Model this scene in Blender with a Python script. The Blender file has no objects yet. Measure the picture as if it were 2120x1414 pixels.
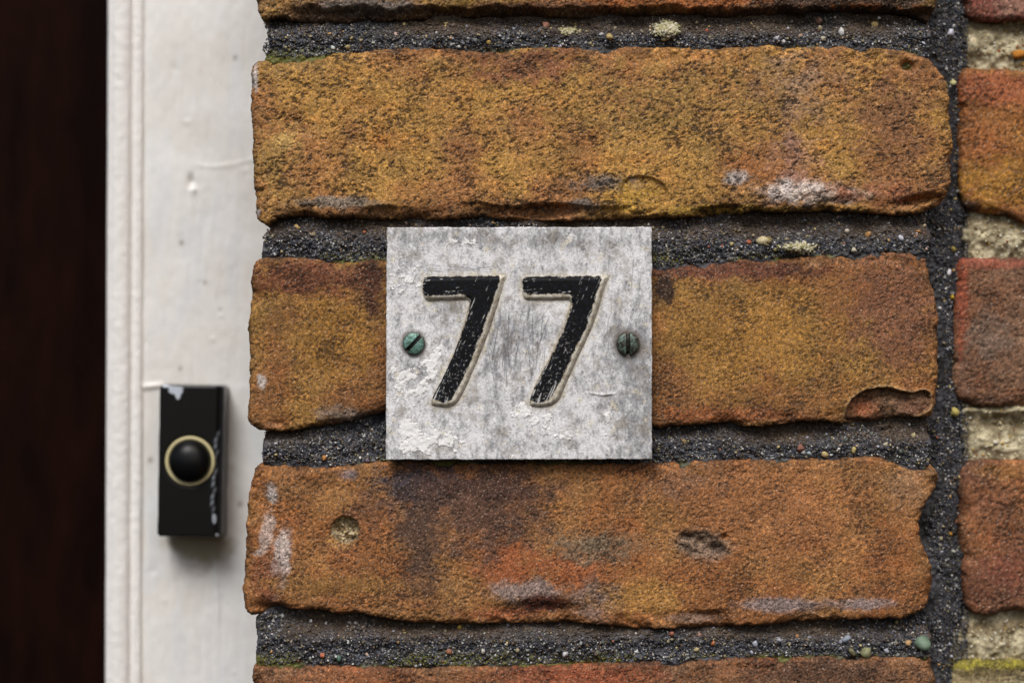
import bpy, math, random
import numpy as np

# ------------------------------------------------------------------ camera, world, sun, exposure
S = 0.000146           # metres per photo pixel on the face of the brick pier
D = 0.60               # camera distance to that face
sc = bpy.context.scene
cd = bpy.data.cameras.new("camera")
cam = bpy.data.objects.new("camera", cd)
sc.collection.objects.link(cam)
cam.location = (0, -D, 0)
cam.rotation_euler = (math.radians(90), 0, 0)
cd.sensor_width = 36
cd.lens = 36 * D / (2120 * S)
cd.clip_start = 0.01
cd.clip_end = 100
cd.dof.use_dof = True
cd.dof.focus_distance = D - 0.001
cd.dof.aperture_fstop = 4.0
sc.camera = cam

SUN_EL, SUN_AZ = 50, -20       # azimuth measured from the wall's normal, negative = left
w = bpy.data.worlds.new("World")
sc.world = w
w.use_nodes = True
nt = w.node_tree
nt.nodes.clear()
sky = nt.nodes.new('ShaderNodeTexSky')
sky.sky_type = 'NISHITA'
sky.sun_disc = False
sky.sun_elevation = math.radians(SUN_EL)
sky.sun_rotation = math.radians(180 + (-SUN_AZ) * -1)
sky.air_density = 1.0
sky.dust_density = 4.0
sky.ozone_density = 0.6
bg = nt.nodes.new('ShaderNodeBackground')
bg.inputs['Strength'].default_value = 0.085
wo = nt.nodes.new('ShaderNodeOutputWorld')
nt.links.new(sky.outputs[0], bg.inputs[0])
nt.links.new(bg.outputs[0], wo.inputs[0])

sd = bpy.data.lights.new("sun", 'SUN')
sd.energy = 2.2
sd.angle = math.radians(24)
sd.color = (1.0, 0.975, 0.94)
sun = bpy.data.objects.new("sun", sd)
sc.collection.objects.link(sun)
sun.rotation_euler = (math.radians(90 - SUN_EL), 0, math.radians(SUN_AZ))
sun.location = (-0.5, -1.5, 2)

sc.view_settings.view_transform = 'Standard'
sc.view_settings.look = 'None'
sc.view_settings.gamma = 1
sc.view_settings.use_curve_mapping = False
sc.view_settings.exposure = 0.12

# ------------------------------------------------------------------ numeric helpers
def lin(c):
    c = np.asarray(c, float) / 255.0
    return np.where(c <= 0.04045, c / 12.92, ((c + 0.055) / 1.055) ** 2.4)

def perlin(x, y, seed):
    r = np.random.RandomState(seed)
    perm = r.permutation(256)
    ang = r.rand(256) * 2 * np.pi
    gx, gy = np.cos(ang), np.sin(ang)
    ra = 0.35 + (seed % 5) * 0.21
    x, y = x * math.cos(ra) + y * math.sin(ra) + seed % 13, -x * math.sin(ra) + y * math.cos(ra)
    xi = np.floor(x).astype(int); yi = np.floor(y).astype(int)
    xf = x - xi; yf = y - yi
    fx = xf * xf * xf * (xf * (xf * 6 - 15) + 10)
    fy = yf * yf * yf * (yf * (yf * 6 - 15) + 10)
    def g(ix, iy, dx, dy):
        h = perm[(perm[ix & 255] + iy) & 255]
        return gx[h] * dx + gy[h] * dy
    a = g(xi, yi, xf, yf); b = g(xi + 1, yi, xf - 1, yf)
    c = g(xi, yi + 1, xf, yf - 1); d = g(xi + 1, yi + 1, xf - 1, yf - 1)
    return ((a + (b - a) * fx) * (1 - fy) + (c + (d - c) * fx) * fy) * 1.5

def fbm(u, v, size, octs, seed, ax=1.0, gain=0.5):
    """size = feature size in photo pixels; roughly -1..1"""
    t = 0; amp = 1; tot = 0
    for k in range(octs):
        t = t + amp * perlin(u / size / ax + 17.3 * k, v / size + 9.1 * k, seed + k * 7)
        tot += amp; amp *= gain; size *= 0.5
    return t / tot * 1.4

def ss(a, b, x):
    t = np.clip((x - a) / (b - a), 0, 1)
    return t * t * (3 - 2 * t)

def blob(u, v, u0, v0, ru, rv, rot=0):
    c, s_ = math.cos(rot), math.sin(rot)
    du, dv = u - u0, v - v0
    a = (du * c + dv * s_) / ru; b = (-du * s_ + dv * c) / rv
    return np.exp(-(a * a + b * b))

def mix(a, b, t):
    return a + (b - a) * t[..., None]

def chaikin(p, n=1):
    p = np.array(p, float)
    for _ in range(n):
        q = np.roll(p, -1, 0); e = q - p
        t = np.minimum(.22, 5.0 / (np.hypot(e[:, 0], e[:, 1]) + 1e-6))[:, None]
        p = np.stack([p + e * t, q - e * t], 1).reshape(-1, 2)
    return p

def sdf(u, v, poly):
    """signed distance in px, positive inside"""
    best = np.full(u.shape, 1e9); inside = np.zeros(u.shape, bool)
    n = len(poly)
    for i in range(n):
        x0, y0 = poly[i]; x1, y1 = poly[(i + 1) % n]
        ex, ey = x1 - x0, y1 - y0
        t = np.clip(((u - x0) * ex + (v - y0) * ey) / (ex * ex + ey * ey + 1e-9), 0, 1)
        dd = (u - x0 - t * ex) ** 2 + (v - y0 - t * ey) ** 2
        best = np.minimum(best, dd)
        if y0 != y1:
            cr = ((y0 > v) != (y1 > v)) & (u < (x1 - x0) * (v - y0) / (y1 - y0) + x0)
            inside ^= cr
    best = np.sqrt(best)
    return np.where(inside, best, -best)

def world(u, v, depth, d0=0.0):
    """photo pixel on the plane d0 -> world point at depth (metres behind the pier face)"""
    k = S * (D + d0) / D
    return np.stack([(u - 1060) * k, depth + 0 * u, (707 - v) * k], -1)

class Acc:
    """collects verts / faces / colours into one mesh"""
    def __init__(s): s.v = []; s.f = []; s.c = []; s.n = 0; s.q = []
    def add(s, V, F, C):
        s.v.append(V); s.f.append(F + s.n); s.c.append(C); s.n += len(V)
    def build(s, name, mat, parent=None, origin=(0, 0, 0), smooth=True):
        V = np.concatenate(s.v) - np.array(origin); C = np.concatenate(s.c)
        me = bpy.data.meshes.new(name)
        me.vertices.add(len(V)); me.vertices.foreach_set('co', V.astype(np.float32).ravel())
        sizes = np.concatenate([np.full(len(f), f.shape[1]) for f in s.f])
        loops = np.concatenate([f.ravel() for f in s.f])
        me.loops.add(len(loops)); me.loops.foreach_set('vertex_index', loops.astype(np.int32))
        st = np.concatenate([[0], np.cumsum(sizes)[:-1]])
        me.polygons.add(len(sizes))
        me.polygons.foreach_set('loop_start', st.astype(np.int32))
        me.polygons.foreach_set('loop_total', sizes.astype(np.int32))
        me.update(calc_edges=True)
        me.polygons.foreach_set('use_smooth', np.full(len(sizes), smooth))
        at = me.color_attributes.new('col', 'FLOAT_COLOR', 'POINT')
        rgba = np.ones((len(V), 4), np.float32); rgba[:, :3] = C[:, :3]
        if C.shape[1] > 3: rgba[:, 3] = C[:, 3]
        at.data.foreach_set('color', rgba.ravel())
        me.validate()
        o = bpy.data.objects.new(name, me); sc.collection.objects.link(o)
        me.materials.append(mat)
        if parent: o.parent = parent
        else: o.location = origin
        return o

def relief(acc, poly, d0, r, step, back, hfun, cfun, edge=0.0, eseed=1, smooth=1, margin=None):
    """A solid with the outline `poly` (photo px on plane d0), its face rounded off over r px,
    sides running straight back by `back` metres.  hfun -> metres towards the viewer."""
    poly = chaikin(poly, smooth) if smooth else np.array(poly, float)
    m = margin or step * 4
    u0, v0 = poly.min(0) - m - 2 * step; u1, v1 = poly.max(0) + m + 2 * step
    U, V = np.meshgrid(np.arange(u0, u1, step), np.arange(v0, v1, step))
    d = sdf(U, V, poly)
    if edge: d = d + edge * (fbm(U, V, 26, 4, eseed) + .38 * fbm(U, V, 8, 3, eseed + 3, 1, .75))
    gv, gu = np.gradient(d, step)
    gl = np.sqrt(gu * gu + gv * gv) + 1e-6
    out = np.clip(-d, 0, m)
    Uo = U + gu / gl * out; Vo = V + gv / gl * out
    dc = np.clip(d, 0, r)
    rm = r * S
    h = -(rm - np.sqrt(np.maximum(rm * rm - ((r - dc) * S) ** 2, 0)))
    hh = hfun(Uo, Vo, np.maximum(d, 0)) + h
    hh = hh - out / m * back
    far = out * back / m / S          # unfold the sides so that their colour is not stretched
    C = cfun(Uo - gu / gl * far, Vo - gv / gl * far, np.maximum(d, 0), hh)
    P = world(Uo, Vo, d0 - hh, d0)
    ok = d > -m
    H, W = U.shape
    idx = np.arange(H * W).reshape(H, W)
    fok = ok[:-1, :-1] & ok[1:, :-1] & ok[:-1, 1:] & ok[1:, 1:]
    F = np.stack([idx[1:, :-1], idx[1:, 1:], idx[:-1, 1:], idx[:-1, :-1]], -1)[fok]
    used = np.zeros(H * W, bool); used[F.ravel()] = True
    rem = np.cumsum(used) - 1
    acc.add(P.reshape(-1, 3)[used], rem[F], C.reshape(H * W, -1)[used])

_t = (1 + 5 ** .5) / 2
ICO_V = np.array([(-1, _t, 0), (1, _t, 0), (-1, -_t, 0), (1, -_t, 0), (0, -1, _t), (0, 1, _t), (0, -1, -_t), (0, 1, -_t),
                  (_t, 0, -1), (_t, 0, 1), (-_t, 0, -1), (-_t, 0, 1)]) / math.sqrt(1 + _t * _t)
ICO_F = np.array([(0, 11, 5), (0, 5, 1), (0, 1, 7), (0, 7, 10), (0, 10, 11), (1, 5, 9), (5, 11, 4), (11, 10, 2), (10, 7, 6), (7, 1, 8),
                  (3, 9, 4), (3, 4, 2), (3, 2, 6), (3, 6, 8), (3, 8, 9), (4, 9, 5), (2, 4, 11), (6, 2, 10), (8, 6, 7), (9, 8, 1)])
def subdiv(V, F):
    V = list(map(tuple, V)); cache = {}; out = []
    def mid(a, b):
        k = (min(a, b), max(a, b))
        if k not in cache:
            p = (np.array(V[a]) + np.array(V[b])) / 2; p /= np.linalg.norm(p)
            V.append(tuple(p)); cache[k] = len(V) - 1
        return cache[k]
    for a, b, c in F:
        ab, bc, ca = mid(a, b), mid(b, c), mid(c, a)
        out += [(a, ab, ca), (b, bc, ab), (c, ca, bc), (ab, bc, ca)]
    return np.array(V), np.array(out)
ICO2_V, ICO2_F = subdiv(ICO_V, ICO_F)

def grains(acc, P, R, C, rng, hi=False, jag=0.22):
    """P (n,3) centres, R (n,) radii metres, C (n,3) colours: small lumpy stones"""
    BV, BF = (ICO2_V, ICO2_F) if hi else (ICO_V, ICO_F)
    n = len(P)
    if n == 0: return
    q = rng.randn(n, 4); q /= np.linalg.norm(q, axis=1)[:, None]
    w_, x, y, z = q.T
    M = np.stack([1 - 2 * (y * y + z * z), 2 * (x * y - z * w_), 2 * (x * z + y * w_),
                  2 * (x * y + z * w_), 1 - 2 * (x * x + z * z), 2 * (y * z - x * w_),
                  2 * (x * z - y * w_), 2 * (y * z + x * w_), 1 - 2 * (x * x + y * y)], -1).reshape(n, 3, 3)
    sc_ = rng.uniform(0.55, 1.2, (n, 1, 3))
    V = BV[None] * sc_ * (1 + jag * rng.randn(n, len(BV), 1) * (0.5 if hi else 0.7)) * (1 + (0.28 * np.sign(BV[None] @ rng.randn(n, 3, 1)) if hi else 0))
    V = np.einsum('nij,nkj->nki', M, V) * R[:, None, None] + P[:, None, :]
    F = BF[None] + (np.arange(n) * len(BV))[:, None, None]
    CC = np.repeat(C[:, None, :], len(BV), 1)
    acc.add(V.reshape(-1, 3), F.reshape(-1, 3), CC.reshape(-1, C.shape[1]))

# ------------------------------------------------------------------ materials
def mat_new(name):
    m = bpy.data.materials.new(name); m.use_nodes = True
    nt = m.node_tree; b = nt.nodes['Principled BSDF']
    return m, nt, b

def vc_material(name, rough=0.85, fine=1.0, fscale=2600, bump=0.25, bdist=0.0001, spec=0.3, var=0.25, coat=0.0, alpha_rough=None):
    """material reading the painted-in albedo 'col' and adding fine procedural grain and bump"""
    m, nt, b = mat_new(name)
    N = nt.nodes; L = nt.links
    at = N.new('ShaderNodeAttribute'); at.attribute_name = 'col'
    tc = N.new('ShaderNodeTexCoord')
    no = N.new('ShaderNodeTexNoise'); no.inputs['Scale'].default_value = fscale
    no.inputs['Detail'].default_value = 3; no.inputs['Roughness'].default_value = 0.65
    L.new(tc.outputs['Object'], no.inputs['Vector'])
    mr = N.new('ShaderNodeMapRange'); mr.inputs[1].default_value = 0.3; mr.inputs[2].default_value = 0.7
    mr.inputs[3].default_value = 1 - var; mr.inputs[4].default_value = 1 + var
    L.new(no.outputs[0], mr.inputs[0])
    mx = N.new('ShaderNodeVectorMath'); mx.operation = 'SCALE'
    L.new(at.outputs['Color'], mx.inputs[0]); L.new(mr.outputs[0], mx.inputs['Scale'])
    L.new(mx.outputs[0], b.inputs['Base Color'])
    b.inputs['Roughness'].default_value = rough
    if alpha_rough:
        r2 = N.new('ShaderNodeMapRange'); r2.inputs[3].default_value = alpha_rough[0]; r2.inputs[4].default_value = alpha_rough[1]
        L.new(at.outputs['Alpha'], r2.inputs[0]); L.new(r2.outputs[0], b.inputs['Roughness'])
    b.inputs['Specular IOR Level'].default_value = spec
    b.inputs['Coat Weight'].default_value = coat
    if bump:
        bp = N.new('ShaderNodeBump'); bp.inputs['Strength'].default_value = bump
        bp.inputs['Distance'].default_value = bdist
        L.new(no.outputs[0], bp.inputs['Height']); L.new(bp.outputs[0], b.inputs['Normal'])
    return m

def tag(o, label=None, cat=None, group=None, kind=None):
    if label: o['label'] = label
    if cat: o['category'] = cat
    if group: o['group'] = group
    if kind: o['kind'] = kind
    return o

def empty(name, loc):
    o = bpy.data.objects.new(name, None); sc.collection.objects.link(o)
    o.location = loc; o.empty_display_size = 0.01
    return o

# ------------------------------------------------------------------ brick wall
wall_origin = (0.0, 0.05, -0.16)
wall = empty('brick_wall', wall_origin)
tag(wall, 'weathered ochre and red brick wall with dark sandy pointing beside the white door frame', 'brick wall')

MORTAR_OVER = 30
OCHRE = lin((178, 134, 58)); TAN = lin((170, 126, 84)); RED = lin((150, 78, 44)); ORANGE = lin((188, 108, 46))
BROWN = lin((128, 84, 50)); DARK = lin((44, 28, 20)); GREY = lin((140, 126, 116)); WHITE = lin((222, 208, 200))
YEL = lin((205, 158, 52)); PINK = lin((178, 130, 108)); PURP = lin((78, 74, 86)); CREAM = lin((205, 185, 130))

def brick_fns(seed, base, second, patches, feats, rough=1.0, dark=0.5, softnoise=1.0):
    """base/second colours are blended by slow noise; patches = (u,v,ru,rv,colour,amount[,rot]);
    feats(U,V) -> (height metres, list of (mask, colour))"""
    def speck(U, V):
        n = fbm(U + 0.3 * V, V, 9.5 if dark > .62 else 7.5, 4, seed + 40, 1.25, 0.8)
        return ss(0.0, 0.42, n + 0.30 * fbm(U, V, 95, 3, seed + 130) + 0.25 * fbm(U, V, 34, 2, seed + 131, 1.4) - .02)
    def hf(U, V, d):
        big = fbm(U, V, 260, 3, seed) * 0.0007
        mid = fbm(U, V, 42, 3, seed + 20, 1.4) * 0.00034
        pits = -speck(U, V) * 0.00034 + fbm(U + .3 * V, V, 8, 2, seed + 45, 1.3) * .00011
        fine = fbm(U, V, 3.6, 2, seed + 60, 1, .8) * 0.00012
        chip = np.maximum(fbm(U, V, 70, 4, seed + 80, 1.4) + 0.1, 0) * np.exp(-d / 15.0) * -0.0055
        h = big + (mid + pits + fine) * rough + chip
        if feats: h = h + feats(U, V)[0]
        return h
    def cf(U, V, d, h):
        n1 = fbm(U, V, 190, 4, seed + 100)
        C = mix(np.broadcast_to(base, U.shape + (3,)), second, ss(-0.35, 0.4, n1))
        n2 = fbm(U, V, 50, 5, seed + 110, 1.5, .6)
        C = mix(C, C * np.array([1.05, 0.93, 0.86]), ss(-0.1, 0.6, n2))
        C = mix(C, C * np.array([0.80, 0.84, 0.95]), ss(0.0, 0.6, fbm(U, V, 70, 4, seed + 115, 1.3)))
        wx = fbm(U, V, 46, 5, seed + 121, 1, .7); wy = fbm(U, V, 46, 5, seed + 122, 1, .7)
        for p in patches:
            u0, v0, ru, rv, col, am = p[:6]
            am = am * 1.22; sm = min(ru, rv) * .5
            wgt = blob(U + sm * wx, V + sm * wy, u0, v0, ru, rv, p[6] if len(p) > 6 else 0)
            nn = fbm(U, V, 30, 5, seed + int(u0) % 97, 1.3, 0.72)
            C = mix(C, col, ss(0.18, 0.92, wgt * am + nn * 0.55 * np.minimum(wgt * 2.2, 1)) * 0.95)
        if feats:
            for mk, col in feats(U, V)[1]: C = mix(C, col, mk)
        C = C * np.exp(.30 * fbm(U, V, 120, 5, seed + 141, 1.2, .7))[..., None]
        C = mix(C * .90, C * .10 + DARK * .5, speck(U, V) * min(1, dark * 1.35))
        g = fbm(U, V, 7.5, 2, seed + 150, 1.15, .8); g0 = perlin(U / 3.1, V / 3.1, seed + 151)
        C = C * np.exp(0.58 * g + 0.62 * g0 - .06)[..., None]
        C = mix(C, lin((222, 196, 170)), ss(0.42, 0.8, perlin(U / 3.4, V / 3.4, seed + 170)) * .6)
        C = mix(C, lin((40, 34, 34)), ss(0.5, 0.85, perlin(U / 3.8 + 9, V / 3.8, seed + 171)) * .7)
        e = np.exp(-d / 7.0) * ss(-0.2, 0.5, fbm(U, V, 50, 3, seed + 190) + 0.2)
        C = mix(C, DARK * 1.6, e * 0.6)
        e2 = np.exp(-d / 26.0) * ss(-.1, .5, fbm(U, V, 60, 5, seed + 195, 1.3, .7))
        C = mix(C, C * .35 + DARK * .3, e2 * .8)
        lum = (C @ np.array([.25, .6, .15]))[..., None]
        C = (lum + (C - lum) * np.array([.92, .96, .94])) * .86
        return np.clip(C, 0.004, 0.85)
    return hf, cf

B1 = [(528, -250), (527, 0), (533, 25), (545, 46), (566, 36), (600, 40), (650, 47), (750, 42), (850, 38), (950, 32), (1030, 30), (1160, 34),
      (1260, 32), (1400, 25), (1510, 34), (1600, 26), (1700, 20), (1840, 22), (1900, 30), (1922, 48), (1935, 35), (1942, 0), (1940, -250)]
B2 = [(524, 127), (545, 121), (585, 118), (640, 119), (700, 110), (770, 104), (850, 98), (930, 101), (1000, 107), (1060, 100), (1110, 97), (1210, 98),
      (1310, 95), (1400, 97), (1485, 100), (1590, 93), (1710, 95), (1810, 97), (1880, 105), (1920, 118), (1934, 133), (1960, 165), (1967, 210), (1973, 280),
      (1972, 350), (1968, 395), (1950, 425), (1910, 440), (1880, 447), (1760, 437), (1685, 436), (1610, 438), (1560, 435), (1510, 445), (1460, 448),
      (1360, 450), (1160, 457), (1060, 458), (1000, 446), (950, 452), (850, 454), (700, 451), (625, 447), (575, 451), (552, 468), (532, 457), (527, 432),
      (524, 370), (522, 300), (519, 225), (518, 150)]
B3 = [(527, 540), (545, 533), (575, 531), (650, 535), (740, 543), (765, 538), (800, 535), (1000, 540), (1200, 545), (1355, 553), (1410, 551), (1485, 541), (1560, 537),
      (1660, 532), (1760, 525), (1860, 522), (1917, 525), (1925, 535), (1927, 575), (1935, 600), (1945, 640), (1945, 707), (1946, 782), (1940, 857),
      (1920, 867), (1860, 864), (1810, 872), (1750, 877), (1700, 872), (1660, 873), (1585, 883), (1535, 884), (1500, 873), (1460, 880), (1360, 886),
      (1200, 880), (1000, 862), (800, 852), (750, 867), (700, 878), (650, 885), (600, 893), (540, 893), (520, 883), (511, 867), (515, 807), (514, 707),
      (515, 650), (517, 600), (521, 557)]
B4 = [(524, 968), (540, 958), (600, 961), (650, 969), (700, 967), (750, 959), (800, 955), (1000, 958), (1351, 959), (1420, 957), (1440, 954), (1510, 952),
      (1610, 952), (1710, 947), (1825, 946), (1850, 957), (1880, 968), (1917, 975), (1925, 961), (1940, 975), (1947, 992), (1940, 1015), (1920, 1042),
      (1905, 1077), (1905, 1100), (1912, 1125), (1930, 1172), (1938, 1212), (1928, 1247), (1903, 1272), (1860, 1282), (1760, 1284), (1660, 1289),
      (1560, 1297), (1410, 1303), (1310, 1303), (1210, 1291), (1135, 1293), (1060, 1293), (950, 1294), (850, 1290), (790, 1280), (750, 1272), (700, 1274),
      (665, 1262), (600, 1263), (565, 1257), (537, 1275), (520, 1281), (503, 1267), (498, 1237), (500, 1197), (505, 1132), (508, 1057), (515, 1007)]
B5 = [(524, 1376), (550, 1381), (625, 1375), (750, 1380), (850, 1383), (950, 1380), (1060, 1381), (1210, 1375), (1340, 1370), (1410, 1373), (1430, 1365),
      (1510, 1362), (1660, 1362), (1710, 1357), (1760, 1362), (1910, 1360), (1930, 1363), (1942, 1397), (1945, 1460), (1945, 1680), (522, 1690), (521, 1400)]
RS, RT = 1985, 2900
R1 = [(1994, -250), (1994, 0), (2002, 30), (2022, 43), (2120, 42), (RT, 45), (RT, -250)]
R2 = [(1994, 141), (2010, 139), (2120, 140), (RT, 140), (RT, 455), (2250, 450), (2125, 463), (2085, 446), (2040, 441), (1997, 431), (1985, 395), (1984, 280), (1985, 158)]
R3 = [(1992, 533), (2040, 532), (2120, 531), (RT, 533), (RT, 850), (2120, 843), (2040, 844), (2010, 840), (1986, 828), (1972, 800), (1973, 700), (1977, 600), (1979, 548)]
R4 = [(2000, 956), (2035, 952), (2120, 952), (RT, 950), (RT, 1268), (2120, 1264), (2060, 1278), (2020, 1272), (2000, 1257), (1994, 1207), (1985, 1107), (1987, 985)]
R5 = [(1962, 1368), (2040, 1366), (RT, 1366), (RT, 1690), (1965, 1690), (1960, 1500)]

def f_b1(U, V):
    lip = ss(12, 30, V + 10 * fbm(U, V, 60, 3, 901)) * ss(560, 640, U)
    h = -lip * 0.0030
    return h, [(lip * 0.75, lin((58, 40, 30))), (blob(U, V, 1800, 14, 110, 6) * ss(0, .3, fbm(U, V, 30, 3, 77)), ORANGE)]

def f_b2(U, V):
    edge = 425 + 12 * fbm(U, V, 130, 3, 505)
    lip = ss(-2, 7, V - edge) * ss(600, 680, U) * (1 - ss(1560, 1640, U))
    h = -lip * 0.0022 * ss(-.25, .35, fbm(U, V, 150, 3, 509))
    sc_ = np.clip(1 - ((U - 1130) / 75) ** 2 - ((V - 436) / 17) ** 2, 0, 1)
    h = h - np.sqrt(sc_) * 0.0028
    a = np.clip(1 - ((U - 1325) / 62) ** 2 - ((V - 405) / 42) ** 2, 0, 1) * ss(-20, 25, U - 1290)
    h = h - ss(0, 0.25, a) * 0.0011
    h = h - blob(U, V, 1880, 137, 13, 10) * 0.004
    h = h + blob(U, V, 1660, 402, 130, 16) * (0.0009 + 0.0008 * fbm(U, V, 20, 3, 506))
    h = h - blob(U, V, 1905, 415, 46, 10, -0.2) * 0.004
    h = h - blob(U, V, 600, 262, 40, 26) * 0.0010
    return h, [(ss(0.25, 0.7, a) * 0.35, lin((200, 150, 60))), (ss(0, .5, sc_) * 0.5, BROWN * .8),
               (blob(U, V, 785, 292, 22, 20) * 0.7, lin((205, 125, 40)))]

CHIP3 = chaikin([(1748, 872), (1750, 845), (1768, 820), (1800, 804), (1840, 800), (1880, 812), (1912, 806), (1928, 812), (1931, 845), (1915, 858), (1850, 876), (1800, 885)], 2)
def f_b3(U, V):
    d = sdf(U, V, CHIP3) + 2.5 * fbm(U, V, 22, 3, 511)
    m = ss(0, 5, d)
    h = -m * (0.0012 + .0022 * ss(865, 805, V + .1 * (U - 1840))) + m * fbm(U, V, 40, 3, 513) * 0.0012 + ss(-7, -1, d) * (1 - ss(-1, 2, d)) * 0.0003
    m2 = ss(0, 6, V - 865 + 6 * fbm(U, V, 90, 3, 519)) * ss(650, 560, U)
    return h - blob(U, V, 1680, 545, 18, 8) * 0.0008, [
        (m * 0.9, lin((134, 100, 72))), (blob(U, V, 1790, 845, 30, 26) * m * .9, lin((172, 96, 52))),
        (m * blob(U, V, 1890, 845, 34, 18) * .5, lin((140, 84, 66))),
        (ss(-5, -1, d) * (1 - ss(0, 3, d)) * 0.7, lin((198, 160, 112))),
        (blob(U, V, 1684, 545, 16, 8) * .9, lin((205, 150, 100)))]

def f_b4(U, V):
    r = np.hypot(U - 714, (V - 1098) * 1.0)
    hole = 1 - ss(26, 31, r + 2 * fbm(U, V, 14, 2, 521))
    h = -hole * 0.0030 + hole * fbm(U, V, 12, 3, 523) * 0.0016
    rim = blob(U, V, 706, 1118, 36, 24) * (1 - hole)
    h = h - rim * 0.0012
    pn = fbm(U, V, 22, 3, 525)
    pk = blob(U, V, 1455, 1128, 62, 34, 0.15)
    h = h - ss(0.35, 0.8, pk + 0.35 * pn) * 0.0006 - np.maximum(pn, 0) * pk * 0.0014
    for (a, b_, ra, rb) in ((1425, 1112, 14, 8), (1478, 1135, 16, 10), (1450, 1122, 9, 8), (1500, 1112, 7, 6)):
        h = h - blob(U, V, a, b_, ra, rb) * 0.0016
    ledge = ss(-5, 10, V - 1262 - 9 * fbm(U, V, 80, 3, 527)) * ss(760, 900, U) * (1 - ss(1500, 1560, U))
    h = h - ledge * 0.0022 * ss(-.2, .4, fbm(U, V, 170, 3, 529))
    h = h - blob(U, V, 1120, 1262, 90, 16) * 0.002
    # slanting break along the left end
    h = h - ss(600, 530, U) * 0.0022
    h = h - blob(U, V, 560, 1262, 40, 16) * 0.003
    return h, [(hole * .95, mix(np.broadcast_to(lin((214, 186, 136)), U.shape + (3,)), lin((240, 220, 176)), ss(-.3, .4, fbm(U, V, 14, 3, 531)))),
               (ss(.3, .75, rim) * .8, lin((214, 158, 88))),
               (ss(.2, .7, pk + .2 * pn) * 0.75, lin((136, 122, 106))), (ss(.4,.7, blob(U, V, 1425, 1112, 18, 10) + blob(U, V, 1484, 1136, 20, 13) + .3 * pn) * .6, lin((66, 50, 42)))]

Bb = Acc()
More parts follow.
